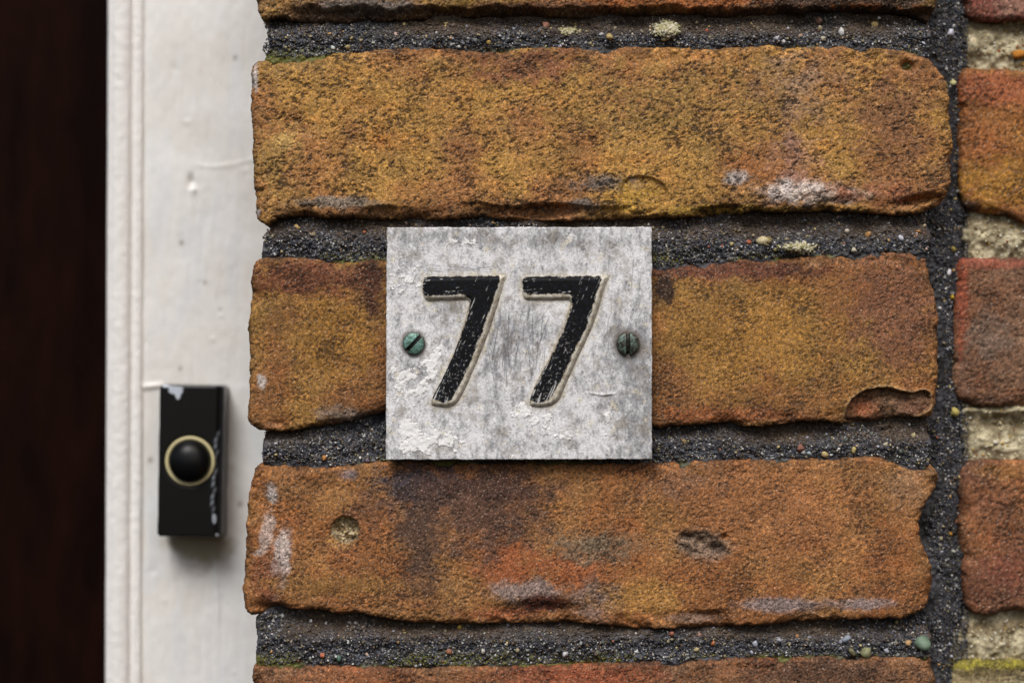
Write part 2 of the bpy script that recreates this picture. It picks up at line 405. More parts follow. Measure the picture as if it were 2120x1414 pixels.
# pier bricks
specs = [
    (B1, 1101, OCHRE, TAN, [(1400, 0, 300, 30, ORANGE, .8), (760, 15, 120, 16, GREY, 1.1), (1750, 0, 200, 60, lin((70, 50, 38)), 1.1), (1090, 15, 160, 12, BROWN, 1)], f_b1, 1.0, 0.55),
    (B2, 1200, lin((208, 154, 70)), lin((188, 128, 68)), [
        (1100, 135, 150, 50, lin((156, 98, 60)), .8), (1640, 180, 110, 90, lin((186, 146, 112)), .62), (1640, 330, 60, 110, PINK, .55),
        (1850, 250, 90, 140, lin((160, 108, 66)), .8), (700, 421, 90, 16, lin((150, 134, 118)), 1.1), (1660, 398, 90, 26, WHITE, .95), (1530, 368, 34, 14, WHITE, .8),
        (1720, 405, 90, 20, lin((200, 178, 160)), .9), (1260, 380, 90, 20, GREY, .75), (1210, 425, 50, 14, GREY, .75), (1490, 435, 150, 10, YEL, 1.1), (1310, 405, 60, 34, YEL, .85),
        (560, 330, 60, 90, lin((196, 150, 74)), .75), (600, 290, 40, 40, lin((200, 160, 84)), .7), (528, 160, 8, 28, WHITE, 1.2), (531, 440, 10, 10, WHITE, 1.1),
        (1380, 220, 300, 120, lin((180, 138, 66)), .6), (800, 440, 250, 12, lin((150, 100, 52)), .9), (1800, 400, 150, 30, lin((170, 104, 70)), .6)], f_b2, 0.85, 0.68),
    (B3, 1300, lin((166, 110, 56)), lin((184, 134, 60)), [
        (650, 575, 200, 44, lin((134, 78, 48)), .85), (700, 700, 110, 90, lin((176, 124, 44)), .7), (1560, 700, 170, 120, lin((188, 134, 56)), .8), (1850, 640, 110, 150, lin((150, 98, 66)), .85),
        (1500, 560, 260, 22, lin((124, 72, 48)), .9), (1375, 600, 26, 40, lin((60, 38, 30)), 1), (720, 860, 70, 20, lin((160, 138, 120)), .8), (540, 790, 10, 18, WHITE, .9),
        (1500, 860, 170, 18, lin((170, 100, 50)), .9), (770, 590, 36, 100, lin((96, 56, 38)), .8), (560, 880, 30, 8, lin((190, 130, 80)), .9)], f_b3, 0.62, 0.58),
    (B4, 1400, lin((176, 112, 56)), lin((184, 128, 68)), [
        (880, 1010, 120, 60, PURP, .85), (1000, 1060, 150, 110, lin((116, 82, 64)), .85), (1060, 1180, 80, 60, lin((176, 100, 54)), .8), (1190, 1180, 90, 60, lin((182, 104, 54)), .75),
        (1090, 1225, 80, 26, lin((176, 150, 140)), .95), (1230, 1130, 110, 36, lin((140, 118, 92)), .8), (1240, 1240, 70, 50, lin((160, 132, 118)), .75),
        (1620, 1252, 90, 18, lin((176, 152, 146)), 1.05), (1790, 1250, 70, 14, lin((176, 152, 146)), .9), (1440, 1280, 60, 12, lin((178, 140, 116)), .9), (580, 1162, 19, 64, lin((226, 204, 194)), 1.35, 0.16), (552, 1105, 14, 46, lin((220, 190, 174)), 1.1, 0.15),
        (563, 1020, 13, 20, WHITE, 1.0, -.3), (535, 1145, 14, 8, lin((214, 190, 176)), 1.0), (720, 985, 24, 14, lin((170, 150, 150)), .7), (1600, 1050, 250, 120, lin((188, 124, 70)), .7),
        (866, 1120, 54, 150, lin((94, 68, 54)), .8), (1010, 1010, 180, 36, lin((96, 66, 54)), .8), (1330, 1235, 110, 44, lin((196, 140, 66)), .8), (1880, 1010, 60, 60, lin((184, 136, 92)), .7), (760, 1060, 60, 60, lin((140, 92, 60)), .6), (1420, 1000, 120, 40, lin((158, 112, 78)), .6), (1040, 1270, 90, 18, lin((176, 100, 54)), .8), (1120, 1250, 60, 20, lin((110, 54, 36)), .9), (550, 1200, 36, 60, lin((150, 90, 56)), .8), (700, 1210, 180, 30, lin((176, 124, 60)), .7)], f_b4, 0.62, 0.56),
    (B5, 1500, lin((168, 106, 62)), lin((158, 110, 70)), [(1700, 1400, 200, 40, lin((120, 84, 60)), .9), (1200, 1400, 200, 30, lin((170, 92, 56)), .8)], None, 0.8, 0.6),
]
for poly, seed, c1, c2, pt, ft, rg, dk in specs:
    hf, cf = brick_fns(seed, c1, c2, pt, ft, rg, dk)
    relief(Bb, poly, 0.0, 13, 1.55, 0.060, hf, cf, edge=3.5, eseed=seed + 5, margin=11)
# bricks of the set-back wall on the right
RD = 0.016
rspecs = [
    (R1, 1600, lin((144, 84, 60)), lin((170, 92, 84)), [(2090, 10, 40, 30, PINK, .9)]),
    (R2, 1700, lin((184, 116, 56)), lin((190, 128, 54)), [(2060, 180, 160, 40, lin((186, 106, 62)), .9), (2060, 380, 130, 60, lin((196, 138, 46)), .8), (2005, 425, 30, 12, lin((80, 56, 40)), 1)]),
    (R3, 1800, lin((148, 100, 68)), lin((156, 114, 84)), [(2060, 545, 120, 14, lin((186, 104, 76)), .9), (1990, 600, 18, 160, lin((172, 88, 56)), .9), (2050, 700, 60, 60, lin((136, 110, 92)), .8)]),
    (R4, 1900, lin((168, 108, 62)), lin((150, 98, 66)), [(2080, 975, 80, 20, lin((182, 124, 66)), .9), (2080, 1180, 80, 60, lin((148, 86, 62)), .7)]),
    (R5, 2000, lin((196, 180, 130)), lin((180, 164, 122)), [(2040, 1376, 130, 14, lin((180, 168, 40)), 1.1), (2040, 1392, 130, 12, lin((120, 104, 60)), .8)]),
]
for poly, seed, c1, c2, pt in rspecs:
    hf, cf = brick_fns(seed, c1, c2, pt, None, 1.0, 0.6)
    relief(Bb, poly, RD, 16, 2.4, 0.030, hf, cf, edge=2.5, eseed=seed + 5, margin=9)
mat_brick = vc_material('fired_brick', rough=0.8, fscale=2600, bump=0.5, bdist=0.00022, spec=0.35, var=0.38)
_N = mat_brick.node_tree.nodes; _L = mat_brick.node_tree.links
_b = _N['Principled BSDF']; _src = _b.inputs['Base Color'].links[0].from_socket
_n2 = _N.new('ShaderNodeTexNoise'); _n2.inputs['Scale'].default_value = 420; _n2.inputs['Detail'].default_value = 5; _n2.inputs['Roughness'].default_value = .7
_tc = _N.new('ShaderNodeTexCoord'); _L.new(_tc.outputs['Object'], _n2.inputs['Vector'])
_m2 = _N.new('ShaderNodeMapRange'); _m2.inputs[1].default_value = .3; _m2.inputs[2].default_value = .7; _m2.inputs[3].default_value = .72; _m2.inputs[4].default_value = 1.26
_L.new(_n2.outputs[0], _m2.inputs[0])
_v = _N.new('ShaderNodeVectorMath'); _v.operation = 'SCALE'; _L.new(_src, _v.inputs[0]); _L.new(_m2.outputs[0], _v.inputs['Scale'])
_L.new(_v.outputs[0], _b.inputs['Base Color'])
Bb.build('brickwork', mat_brick, wall, wall_origin)

# ---- mortar
NAVY = lin((72, 72, 78)); SOOT = lin((42, 41, 42)); MOSS = lin((112, 112, 20))
edges_top = [(B1, 30, 115), (B2, 448, 538), (B3, 875, 962), (B4, 1285, 1370)]
Mm = Acc()
JT = [(470, 0, 0)]
def joint_fns(top, bot, seed):
    H = bot - top
    def hf(U, V, d):
        t = (V - top) / H + 0.10 * fbm(U, V, 120, 3, seed + 3)
        h = -0.0056 + 0.0034 * ss(0.05, 0.55, t)
        h = h + fbm(U, V, 50, 5, seed, 1.4, .65) * 0.0018 + fbm(U, V, 9, 2, seed + 9) * 0.0005
        if top < 100: h = h + blob(U, V, 1378, 58, 34, 22) * 0.0035
        if 400 < top < 500: h = h + blob(U, V, 1650, 512, 34, 14) * 0.003
        return h
    def cf(U, V, d, h):
        t = (V - top) / H
        n = fbm(U, V, 40, 4, seed + 11)
        C = mix(np.broadcast_to(SOOT, U.shape + (3,)), NAVY, ss(-.4, .4, n))
        br = (1 - ss(0.25, 0.6, t + 0.25 * n)) * ss(-0.5, .3, fbm(U, V, 200, 2, seed + 17))
        C = mix(C, lin((92, 72, 50)), br * 0.75)
        C = C * (1 + .6 * fbm(U, V, 6, 2, seed + 13))[..., None]
        ms = ss(0.72, 1.0, t + 0.2 * n) * ss(0.05, 0.5, fbm(U, V, 140, 3, seed + 15) + .1)
        return np.clip(mix(C, MOSS, ms * .7), .004, .8)
    return hf, cf
joints = [(36, 112, 30, [(556, 30), (548, 60), (556, 90), (546, 122)]), (452, 538, 31, [(562, 440), (556, 470), (541, 500), (538, 530), (545, 560)]),
          (880, 962, 32, [(556, 880), (541, 900), (538, 930), (545, 975)]), (1283, 1368, 33, [(540, 1262), (524, 1290), (526, 1330), (528, 1390)])]
for top, bot, seed, left in joints:
    x1 = 1932
    poly = [(left[0][0], top - 45)] + left + [(left[-1][0], bot + 45)] + [(x1, bot + 45), (x1 - 6, bot), (x1 + 2, (top + bot) / 2), (x1 - 4, top), (x1, top - 45)]
    hf, cf = joint_fns(top, bot, seed)
    relief(Mm, poly, 0.0, 12, 2.4, 0.060, hf, cf, edge=4, eseed=seed, smooth=1, margin=9)
# vertical joint between the pier and the set-back wall
def v_h(U, V, d): return ss(1990, 1930, U) * 0.007 + fbm(U, V, 60, 4, 61) * 0.0014 + fbm(U, V, 9, 2, 62) * 0.0005
def v_c(U, V, d, h):
    C = mix(np.broadcast_to(SOOT, U.shape + (3,)), NAVY, ss(-.4, .4, fbm(U, V, 40, 4, 63)))
    return np.clip(C * (1 + .6 * fbm(U, V, 6, 2, 64))[..., None], .004, .8)
relief(Mm, [(1860, -250), (2012, -250), (1990, 60), (2014, 200), (1992, 480), (2010, 620), (1985, 760), (1990, 900), (2014, 1100), (1990, 1280), (1962, 1340), (1966, 1690), (1860, 1690)],
       0.0190, 10, 2.4, 0.03, v_h, v_c, edge=5, eseed=66, margin=9)

# grains of sand and small stones in the dark pointing
rng = np.random.RandomState(5)
PAL = [lin(c) for c in ((46, 48, 58), (26, 26, 28), (70, 72, 82), (104, 105, 114), (146, 144, 142), (92, 80, 62), (64, 72, 84), (140, 128, 88), (200, 198, 194), (104, 84, 64))]
PALW = np.array([20, 18, 18, 13, 8, 9, 10, 3, 4, 3], float); PALW /= PALW.sum()
BIG = [lin(c) for c in ((190, 188, 186), (212, 208, 204), (190, 172, 120), (176, 140, 90), (140, 88, 66), (120, 122, 120), (160, 162, 172), (156, 144, 116), (182, 156, 138), (100, 106, 98))]
BIGW = np.array([12, 5, 8, 5, 2, 24, 16, 18, 5, 10], float); BIGW /= BIGW.sum()
allb = [chaikin(p) for p in (B1, B2, B3, B4, B5)]
def scatter_joint(top, bot, hf, n, smin, smax, pal, palw, hi=False, sink=.35, lower=False):
    u = rng.uniform(535, 1925, n); v = rng.uniform(top - 14, bot + 16, n)
    if lower: v = top + (bot - top) * rng.beta(2.2, 1.5, n)
    keep = np.ones(n, bool)
    for p in allb:
        if p[:, 1].min() - 40 < bot and p[:, 1].max() + 40 > top: keep &= sdf(u, v, p) < -2.0
    left = 548 if top < 1200 else 530
    keep &= u > left + 6 * np.sin(v / 9)
    u, v = u[keep], v[keep]
    R = smin + (smax - smin) * rng.beta(1.2, 3.5, len(u))
    h = hf(u, v, np.full(u.shape, 50.))
    P = world(u, v, -h + R * S * (-1 + 2 * sink))
    C = np.array([pal[i] for i in rng.choice(len(pal), len(u), p=palw)])
    tt = (v - top) / (bot - top)
    C = C * rng.uniform(.6, 1.3, (len(u), 1))
    # dusty brown film over the upper, sloping part of the joint
    if not hi: C = mix(C, lin((88, 70, 50)), (1 - ss(.25, .7, tt)) * .75 * ss(-.4, .3, fbm(u, v, 200, 2, 1)))
    # moss on the grains resting on the brick below
    if not hi: C = mix(C, MOSS, ss(.75, 1.0, tt) * (rng.rand(len(u)) < .45 * ss(-.1, .5, fbm(u, v, 140, 3, 47) + .1)) * .8)
    grains(Mm, P, R * S, C, rng, hi)
for top, bot, seed, left in joints:
    hf, cf = joint_fns(top, bot, seed)
    scatter_joint(top, bot, hf, 24000, 1.3, 4.0, PAL, PALW)
    scatter_joint(top, bot, hf, 230, 2.2, 4.4, BIG, BIGW, True, .3)
    scatter_joint(top, bot, hf, 10, 4.0, 7.0, BIG, BIGW, True, .32, True)
def stone_at(px, py, r, col, hf=None, d0=0.0, el=1.0):
    h = hf(np.array([px * 1.]), np.array([py * 1.]), np.array([50.]))[0] if hf else 0
    P = world(np.array([px * 1.]), np.array([py * 1.]), d0 - h - r * S * .3)
    n0 = len(Mm.v); grains(Mm, P, np.array([r * S]), np.array([lin(np.array(col) * .72 + 34)]), rng, True, .3)
hj = [joint_fns(t, b, s)[0] for t, b, s, l in joints]
for (x, y, r, c) in ((1367 + 378, 64, 8, (235, 232, 228)), (1818, 48, 7, (225, 190, 110)), (1706, 81, 7, (215, 205, 170)), (1263, 78, 7, (190, 160, 90)), (1245, 68, 5, (190, 190, 190)),
                  (1610, 80, 5, (205, 205, 215)), (1700, 38, 8, (120, 80, 60)), (1465, 60, 4, (200, 70, 40)), (687, 98, 5, (225, 235, 225)), (819, 70, 5, (225, 180, 160)), (1130, 50, 7, (180, 110, 80)),
                  (1915, 88, 5, (200, 200, 210)), (1660, 75, 5, (205, 160, 120)), (771, 86, 4, (230, 230, 200)), (1012, 88, 5, (190, 150, 60))): stone_at(x, y, r, c, hj[0])
for (x, y, r, c) in ((1578, 501, 12, (225, 205, 150)), (1592, 500, 8, (130, 110, 50)), (1550, 501, 5, (180, 80, 40)), (1495, 509, 4, (190, 70, 40)), (1758, 480, 5, (205, 190, 170)), (1802, 486, 6, (190, 130, 60)),
                  (1870, 491, 7, (220, 220, 235)), (1898, 489, 6, (190, 130, 90)), (1908, 479, 6, (180, 110, 40)), (1766, 518, 6, (205, 195, 165)), (614, 471, 6, (200, 160, 80)), (752, 480, 5, (190, 90, 50)),
                  (645, 486, 6, (140, 120, 90)), (1382, 510, 4, (220, 215, 190))): stone_at(x, y, r, c, hj[1])
for (x, y, r, c) in ((1657, 929, 9, (130, 70, 50)), (1667, 936, 6, (225, 222, 220)), (1677, 937, 6, (190, 210, 215)), (1708, 939, 7, (220, 190, 120)), (1771, 931, 7, (220, 195, 110)), (1836, 921, 5, (205, 190, 160)),
                  (1897, 903, 6, (205, 190, 130)), (1580, 939, 5, (190, 185, 180)), (671, 947, 5, (205, 130, 50)), (580, 940, 4, (200, 200, 205)), (1418, 914, 7, (150, 120, 70)), (760, 955, 5, (110, 90, 110))): stone_at(x, y, r, c, hj[2])
for (x, y, r, c) in ((1169, 1354, 8, (225, 220, 224)), (1319, 1350, 6, (225, 225, 222)), (1202, 1333, 6, (140, 150, 150)), (1564, 1334, 7, (190, 195, 210)), (1615, 1325, 6, (170, 170, 185)), (1654, 1320, 6, (205, 130, 60)),
                  (1445, 1346, 6, (200, 180, 120)), (1476, 1334, 5, (205, 110, 50)), (1450, 1318, 5, (200, 140, 120)), (1755, 1327, 9, (150, 160, 178)), (1882, 1334, 7, (205, 160, 100)), (1797, 1350, 12, (140, 140, 90)), (1768, 1350, 8, (120, 112, 70)),
                  (1912, 1338, 13, (110, 140, 112)), (665, 1356, 7, (205, 100, 60)), (703, 1362, 7, (70, 110, 90)), (950, 1301, 5, (220, 180, 60)), (930, 1352, 6, (150, 84, 50)), (1000, 1350, 5, (220, 215, 200)), (1392, 1315, 8, (170, 90, 60))): stone_at(x, y, r, c, hj[3])
# pale lumps stuck in two joints
for (cx, cy, ru, rv, hfj, n) in ((1380, 60, 30, 20, hj[0], 420), (1652, 514, 34, 11, hj[1], 380), (1180, 60, 24, 10, hj[0], 90)):
    gu = cx + rng.randn(n) * ru * .42; gv = cy + rng.randn(n) * rv * .42
    gr = rng.uniform(2.0, 5.2, n)
    gh = hfj(gu, gv, np.full(n, 50.)) + rng.uniform(0, 6, n) * S * np.exp(-((gu - cx) / ru) ** 2 - ((gv - cy) / rv) ** 2)
    gc = np.array([lin(((188, 180, 146), (164, 156, 122), (204, 198, 176), (150, 146, 96))[k]) for k in rng.choice(4, n)])
    grains(Mm, world(gu, gv, -gh), gr * S, gc, rng, False)
# vertical joint grains
n = 17000
u = rng.uniform(1905, 2004, n); v = rng.uniform(-60, 1480, n)
keep = np.ones(n, bool)
for p in allb: keep &= sdf(u, v, p) < -1
u, v = u[keep], v[keep]
R = 1.1 + 2.8 * rng.beta(1.2, 3.5, len(u))
P = world(u, v, 0.0190 - v_h(u, v, 0) - R * S * .3, 0.0190)
C = np.array([PAL[i] for i in rng.choice(len(PAL), len(u), p=PALW)]) * rng.uniform(.75, 1.2, (len(u), 1))
grains(Mm, P, R * S, C, rng)
n = 90
u = rng.uniform(1930, 1990, n); v = rng.uniform(-40, 1460, n)
R = 2.6 + 4 * rng.beta(1.2, 3.0, n)
grains(Mm, world(u, v, 0.0190 - v_h(u, v, 0) - R * S * .3, 0.0190), R * S, np.array([BIG[i] for i in rng.choice(len(BIG), n, p=BIGW)]), rng, True)
for (x, y, r, c) in ((1968, 70, 8, (215, 215, 228)), (1940, 68, 7, (225, 220, 215)), (1972, 170, 8, (190, 185, 130)), (1960, 566, 9, (225, 220, 225)), (1963, 999, 9, (205, 190, 180)), (1950, 1054, 8, (225, 170, 100)),
                  (1935, 1145, 12, (215, 190, 190)), (1953, 1235, 7, (205, 205, 210)), (1972, 1140, 5, (170, 170, 160)), (1968, 1106, 5, (180, 130, 40)), (1975, 855, 8, (190, 175, 100)), (1955, 515, 6, (180, 120, 70)), (1975, 515, 6, (170, 150, 80)), (1970, 617, 5, (190, 160, 40))):
    P = world(np.array([x * 1.]), np.array([y * 1.]), 0.0160, 0.0160)
    grains(Mm, P, np.array([r * S]), np.array([lin(c)]), rng, True, .3)
mat_mortar = vc_material('sandy_mortar', rough=0.62, fscale=3200, bump=0.35, bdist=0.0001, spec=0.5, var=0.3)
mo = Mm.build('dark_mortar', mat_mortar, wall, wall_origin)
tag(mo, 'dark sandy mortar with small stones between the bricks')

# pale old mortar of the set-back wall
Pm = Acc()
def p_h(U, V, d):
    h = fbm(U, V, 60, 4, 71) * 0.0016 + fbm(U, V, 12, 3, 72) * 0.0007
    for y in (480, 905, 1310, 75): h = h + blob(U * 0, V, 0, y + 18, 1, 26) * 0.0012
    h = h + blob(U * 0, V + 8 * fbm(U, V, 60, 3, 79), 0, 851, 1, 8) * 0.0022
    return h
def p_c(U, V, d, h):
    C = mix(np.broadcast_to(lin((146, 136, 110)), U.shape + (3,)), lin((200, 190, 160)), ss(-.35, .4, fbm(U, V, 30, 4, 73)))
    C = mix(C, lin((110, 92, 58)), ss(.1, .6, fbm(U, V, 12, 3, 74)) * .6)
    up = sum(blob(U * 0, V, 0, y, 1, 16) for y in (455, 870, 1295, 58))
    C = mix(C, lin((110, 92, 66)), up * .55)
    return np.clip(C * (1 + .35 * fbm(U, V, 6, 2, 75))[..., None], .01, .85)
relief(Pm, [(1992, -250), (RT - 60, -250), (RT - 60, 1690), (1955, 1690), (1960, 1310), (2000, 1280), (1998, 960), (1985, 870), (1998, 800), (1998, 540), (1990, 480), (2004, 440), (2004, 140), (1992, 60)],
       0.0205, 14, 2.8, 0.02, p_h, p_c, edge=5, eseed=77, margin=10)
n = 2600
u = rng.uniform(2000, 2200, n); v = rng.uniform(-20, 1440, n)
R = 1.4 + 5 * rng.beta(1.1, 4.5, n)
cols = [lin(c) for c in ((205, 195, 160), (170, 150, 110), (120, 100, 70), (225, 220, 205), (190, 150, 60), (150, 90, 50))]
grains(Pm, world(u, v, 0.0205 - p_h(u, v, 0) - R * S * .1, 0.0205), R * S, np.array([cols[i] for i in rng.choice(6, n, p=[.34, .26, .16, .12, .07, .05])]), rng, False)
P = world(np.array([2106., 2113.]), np.array([116., 108.]), 0.0190, 0.0190)
grains(Pm, P, np.array([13, 9]) * S, np.array([lin((180, 118, 48)), lin((205, 160, 90))]), rng, True, .2)
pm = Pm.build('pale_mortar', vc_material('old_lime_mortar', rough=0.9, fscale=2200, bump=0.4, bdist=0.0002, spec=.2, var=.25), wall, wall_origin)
tag(pm, 'pale beige lime mortar between the set back bricks')

# masonry core behind the facing
def box_acc(acc, x0, x1, y0, y1, z0, z1, col):
    V = np.array([(x, y, z) for x in (x0, x1) for y in (y0, y1) for z in (z0, z1)], float)
    F = np.array([(0, 1, 3, 2), (4, 6, 7, 5), (0, 4, 5, 1), (2, 3, 7, 6), (0, 2, 6, 4), (1, 5, 7, 3)])
    acc.add(V, F, np.tile(np.array(col), (8, 1)))
Kc = Acc()
box_acc(Kc, (575 - 1060) * S, (1900 - 1060) * S, 0.020, 0.22, -0.143, 0.139, NAVY)
box_acc(Kc, (1905 - 1060) * S, (RT - 80 - 1060) * S, 0.030, 0.22, -0.143, 0.139, NAVY)
Kc.build('masonry_core', mat_mortar, wall, wall_origin, smooth=False)

# ------------------------------------------------------------------ number plate
PD = -0.0045
plate_o = world(np.array(1075.), np.array(951.), PD + .002, PD); plate_o = tuple(float(a) for a in plate_o)
plate = empty('house_number_plate', plate_o)
tag(plate, 'square white metal plate with flaking paint and black number 77 screwed to the bricks', 'house number plate')

FL = [(874, 572), (1050, 568), (1037, 612), (1012, 690), (987, 755), (960, 815), (945, 838), (927, 845), (894, 842), (891, 830), (911, 790), (938, 735), (961, 668), (972, 622), (882, 624), (874, 608)]
FR = [(1080, 571), (1262, 569), (1250, 608), (1228, 675), (1200, 735), (1175, 790), (1158, 830), (1140, 842), (1115, 845), (1095, 841), (1096, 828), (1106, 798), (1131, 750), (1163, 685), (1182, 623), (1087, 624), (1080, 612)]
KL = [(876, 576), (890, 573), (1036, 572), (1030, 597), (1015, 636), (997, 688), (971, 757), (948, 803), (936, 826), (916, 833), (896, 824), (894, 815), (916, 773), (945, 722), (967, 663), (977, 619), (960, 609), (879, 613), (875, 600)]
KR = [(1083, 576), (1095, 573), (1247, 572), (1236, 600), (1216, 671), (1186, 731), (1162, 783), (1142, 819), (1122, 834), (1100, 830), (1098, 822), (1108, 803), (1133, 755), (1166, 689), (1185, 634), (1184, 612), (1175, 608), (1087, 609), (1082, 596)]

PW = lin((234, 234, 236)); PG = lin((140, 140, 144)); PBR = lin((140, 130, 116)); PC = lin((250, 248, 242)); CRM = lin((226, 216, 190))
def thick(U, V):
    """mask of thick old paint that still holds"""
    w_ = (1.15 * blob(U, V, 905, 915, 62, 26) + 1.05 * blob(U, V, 845, 900, 26, 34) + .95 * blob(U, V, 890, 770, 20, 70, .25) + .8 * blob(U, V, 835, 790, 40, 60)
          + .85 * blob(U, V, 1075, 850, 20, 26) + .7 * blob(U, V, 1110, 875, 30, 22) + .9 * blob(U, V, 1137, 862, 10, 10) + .55 * blob(U, V, 860, 590, 36, 60)
          + .62 * blob(U, V, 950, 500, 60, 14) + .5 * blob(U, V, 820, 560, 20, 70) + .6 * blob(U, V, 1080, 945, 50, 8) + .55 * blob(U, V, 1170, 900, 50, 20)
          + .7 * blob(U, V, 1085, 770, 10, 8) + .55 * blob(U, V, 1260, 880, 14, 40))
    n = fbm(U, V, 26, 6, 301, 1.0, .72)
    return ss(0.53, 0.57, w_ * .70 + n * 1.05 * np.minimum(1, w_ * 2.0))
# scratches
srng = np.random.RandomState(11)
SCR = []
for k in range(70):
    cx = srng.uniform(1010, 1130); cy = srng.uniform(640, 780); L_ = srng.uniform(20, 90); a = srng.normal(math.radians(95), .22)
    SCR.append((cx, cy, L_, a, srng.uniform(.25, .7), srng.uniform(.5, 1.3)))
for k in range(24):
    cx = srng.uniform(1240, 1330); cy = srng.uniform(560, 700); SCR.append((cx, cy, srng.uniform(30, 90), srng.normal(math.radians(100), .12), srng.uniform(.2, .55), .8))
for k in range(14):
    SCR.append((srng.uniform(870, 1000), srng.uniform(548, 562), srng.uniform(20, 60), srng.normal(0.05, .08), srng.uniform(.3, .6), .8))
for k in range(60):
    SCR.append((srng.uniform(810, 1345), srng.uniform(480, 945), srng.uniform(6, 40), srng.uniform(0, math.pi), srng.uniform(.15, .4), .6))
for k in range(8):
    t = k / 7; SCR.append((1022 + srng.randn() * 2, 690 + srng.randn() * 4, 75, math.radians(113) + srng.randn() * .02, .6, .8))
def scratches(U, V):
    m = np.zeros(U.shape)
    for cx, cy, L_, a, am, wd in SCR:
        du, dv = U - cx, V - cy
        sel = (np.abs(du) < L_) & (np.abs(dv) < L_)
        x = du[sel] * math.cos(a) + dv[sel] * math.sin(a); y = -du[sel] * math.sin(a) + dv[sel] * math.cos(a)
        y = y + 3e-3 * x * x / 4
        m[sel] = np.maximum(m[sel], am * np.exp(-(y / wd) ** 2) * (1 - ss(L_ * .3, L_ * .5, np.abs(x))))
    return m
def plate_h(U, V, d):
    tk = thick(U, V)
    h = fbm(U, V, 160, 2, 311) * 0.0002 + fbm(U, V, 18, 4, 312) * 0.00005 + fbm(U, V, 4, 2, 313) * 0.00004
    h = h + tk * 0.00016 + tk * fbm(U, V, 12, 2, 314) * 0.0001
    crack = np.abs((V - 812) - 5 * np.sin((U - 1215) / 22)) ; h = h + np.exp(-(crack / 2.5) ** 2) * ss(1215, 1225, U) * ss(1280, 1265, U) * .0003
    h = h + 0.0002 * np.exp(-((np.hypot((U - 1258), (V - 838) * .8) - 19) / 3) ** 2) * ss(-1, 1, fbm(U, V, 20, 2, 315) + .3)
    h = h - scratches(U, V) * 0.00004
    return h
def plate_c(U, V, d, h):
    n1 = fbm(U, V, 80, 6, 321, 1, .78); n2 = fbm(U, V, 26, 5, 322, .6, .8); n3 = fbm(U, V, 5, 2, 323)
    gz = (.55 * blob(U, V, 1325, 860, 45, 160) + .35 * blob(U, V, 1290, 740, 70, 60) + .35 * blob(U, V, 870, 490, 120, 16) + .3 * blob(U, V, 1150, 500, 250, 18) + .45 * blob(U, V, 1060, 700, 60, 80)
          + .35 * blob(U, V, 860, 770, 30, 26) + .3 * blob(U, V, 930, 650, 30, 40) + .35 * blob(U, V, 820, 940, 60, 20) + .3 * blob(U, V, 1020, 880, 30, 80))
    C = mix(np.broadcast_to(PW, U.shape + (3,)), PG, np.clip(ss(-.35, .72, n1 * .5 + n2 * .6 + gz * 1.0 + .28 * fbm(U, V, 14, 4, 328, .4, .8) + .3 * fbm(U, V, 60, 4, 330, .3, .7) - .04), 0, 1) * .95)
    C = mix(C, PBR, ss(.05, .6, fbm(U, V, 45, 5, 325, 1, .65) + .25 * gz) * .55)
    C = mix(C, CRM, ss(.25, .65, fbm(U, V, 26, 5, 326, 1, .65)) * .6)
    C = C * (1 + .22 * n3)[..., None]
    C = mix(C, lin((60, 54, 48)), ss(.30, .6, fbm(U, V, 5, 3, 327, 1, .8) + .3 * n2 + .25 * n1) * .6)
    C = mix(C, lin((92, 94, 102)), np.clip(scratches(U, V) * 1.25, 0, 1))
    tk = thick(U, V)
    C = mix(C, PC, tk * .95)
    C = mix(C, lin((92, 80, 64)), ss(.05, .35, tk) * ss(.9, .5, tk) * .75)
    tw = thick(U - 1.5, V - 2.5)
    C = mix(C, lin((96, 84, 66)), np.clip(tw - tk, 0, 1) * .0)
    # cream paint left around the digits
    for F in (FL, FR):
        dd = sdf(U, V, F)
        C = mix(C, CRM, ss(-10, -1, dd + 9 * n2) * .3)
        C = mix(C, lin((120, 104, 78)), ss(-3, -1, dd) * ss(0.1, .6, fbm(U, V, 30, 3, 329) + .15) * .4)
    for (x, y) in ((856, 711), (1300, 712)):
        r = np.hypot(U - x, V - y)
        C = mix(C, lin((84, 74, 62)), (1 - ss(22, 40 if x > 1000 else 33, r + 6 * n2)) * .8)
    C = mix(C, lin((110, 104, 96)), np.exp(-d / 3.5) * .5 * ss(-.3, .4, n2))
    return np.clip(C, .01, .88)
Pl = Acc()
relief(Pl, [(800.5, 471), (1349.5, 470), (1350.5, 951), (798.5, 952)], PD, 2.2, 1.15, 0.0019, plate_h, plate_c, edge=1.3, eseed=3, smooth=0, margin=3.5)
mat_plate = vc_material('weathered_white_paint', rough=.6, fscale=3600, bump=.25, bdist=.00005, spec=.4, var=.12)
Pl.build('plate', mat_plate, plate, plate_o)

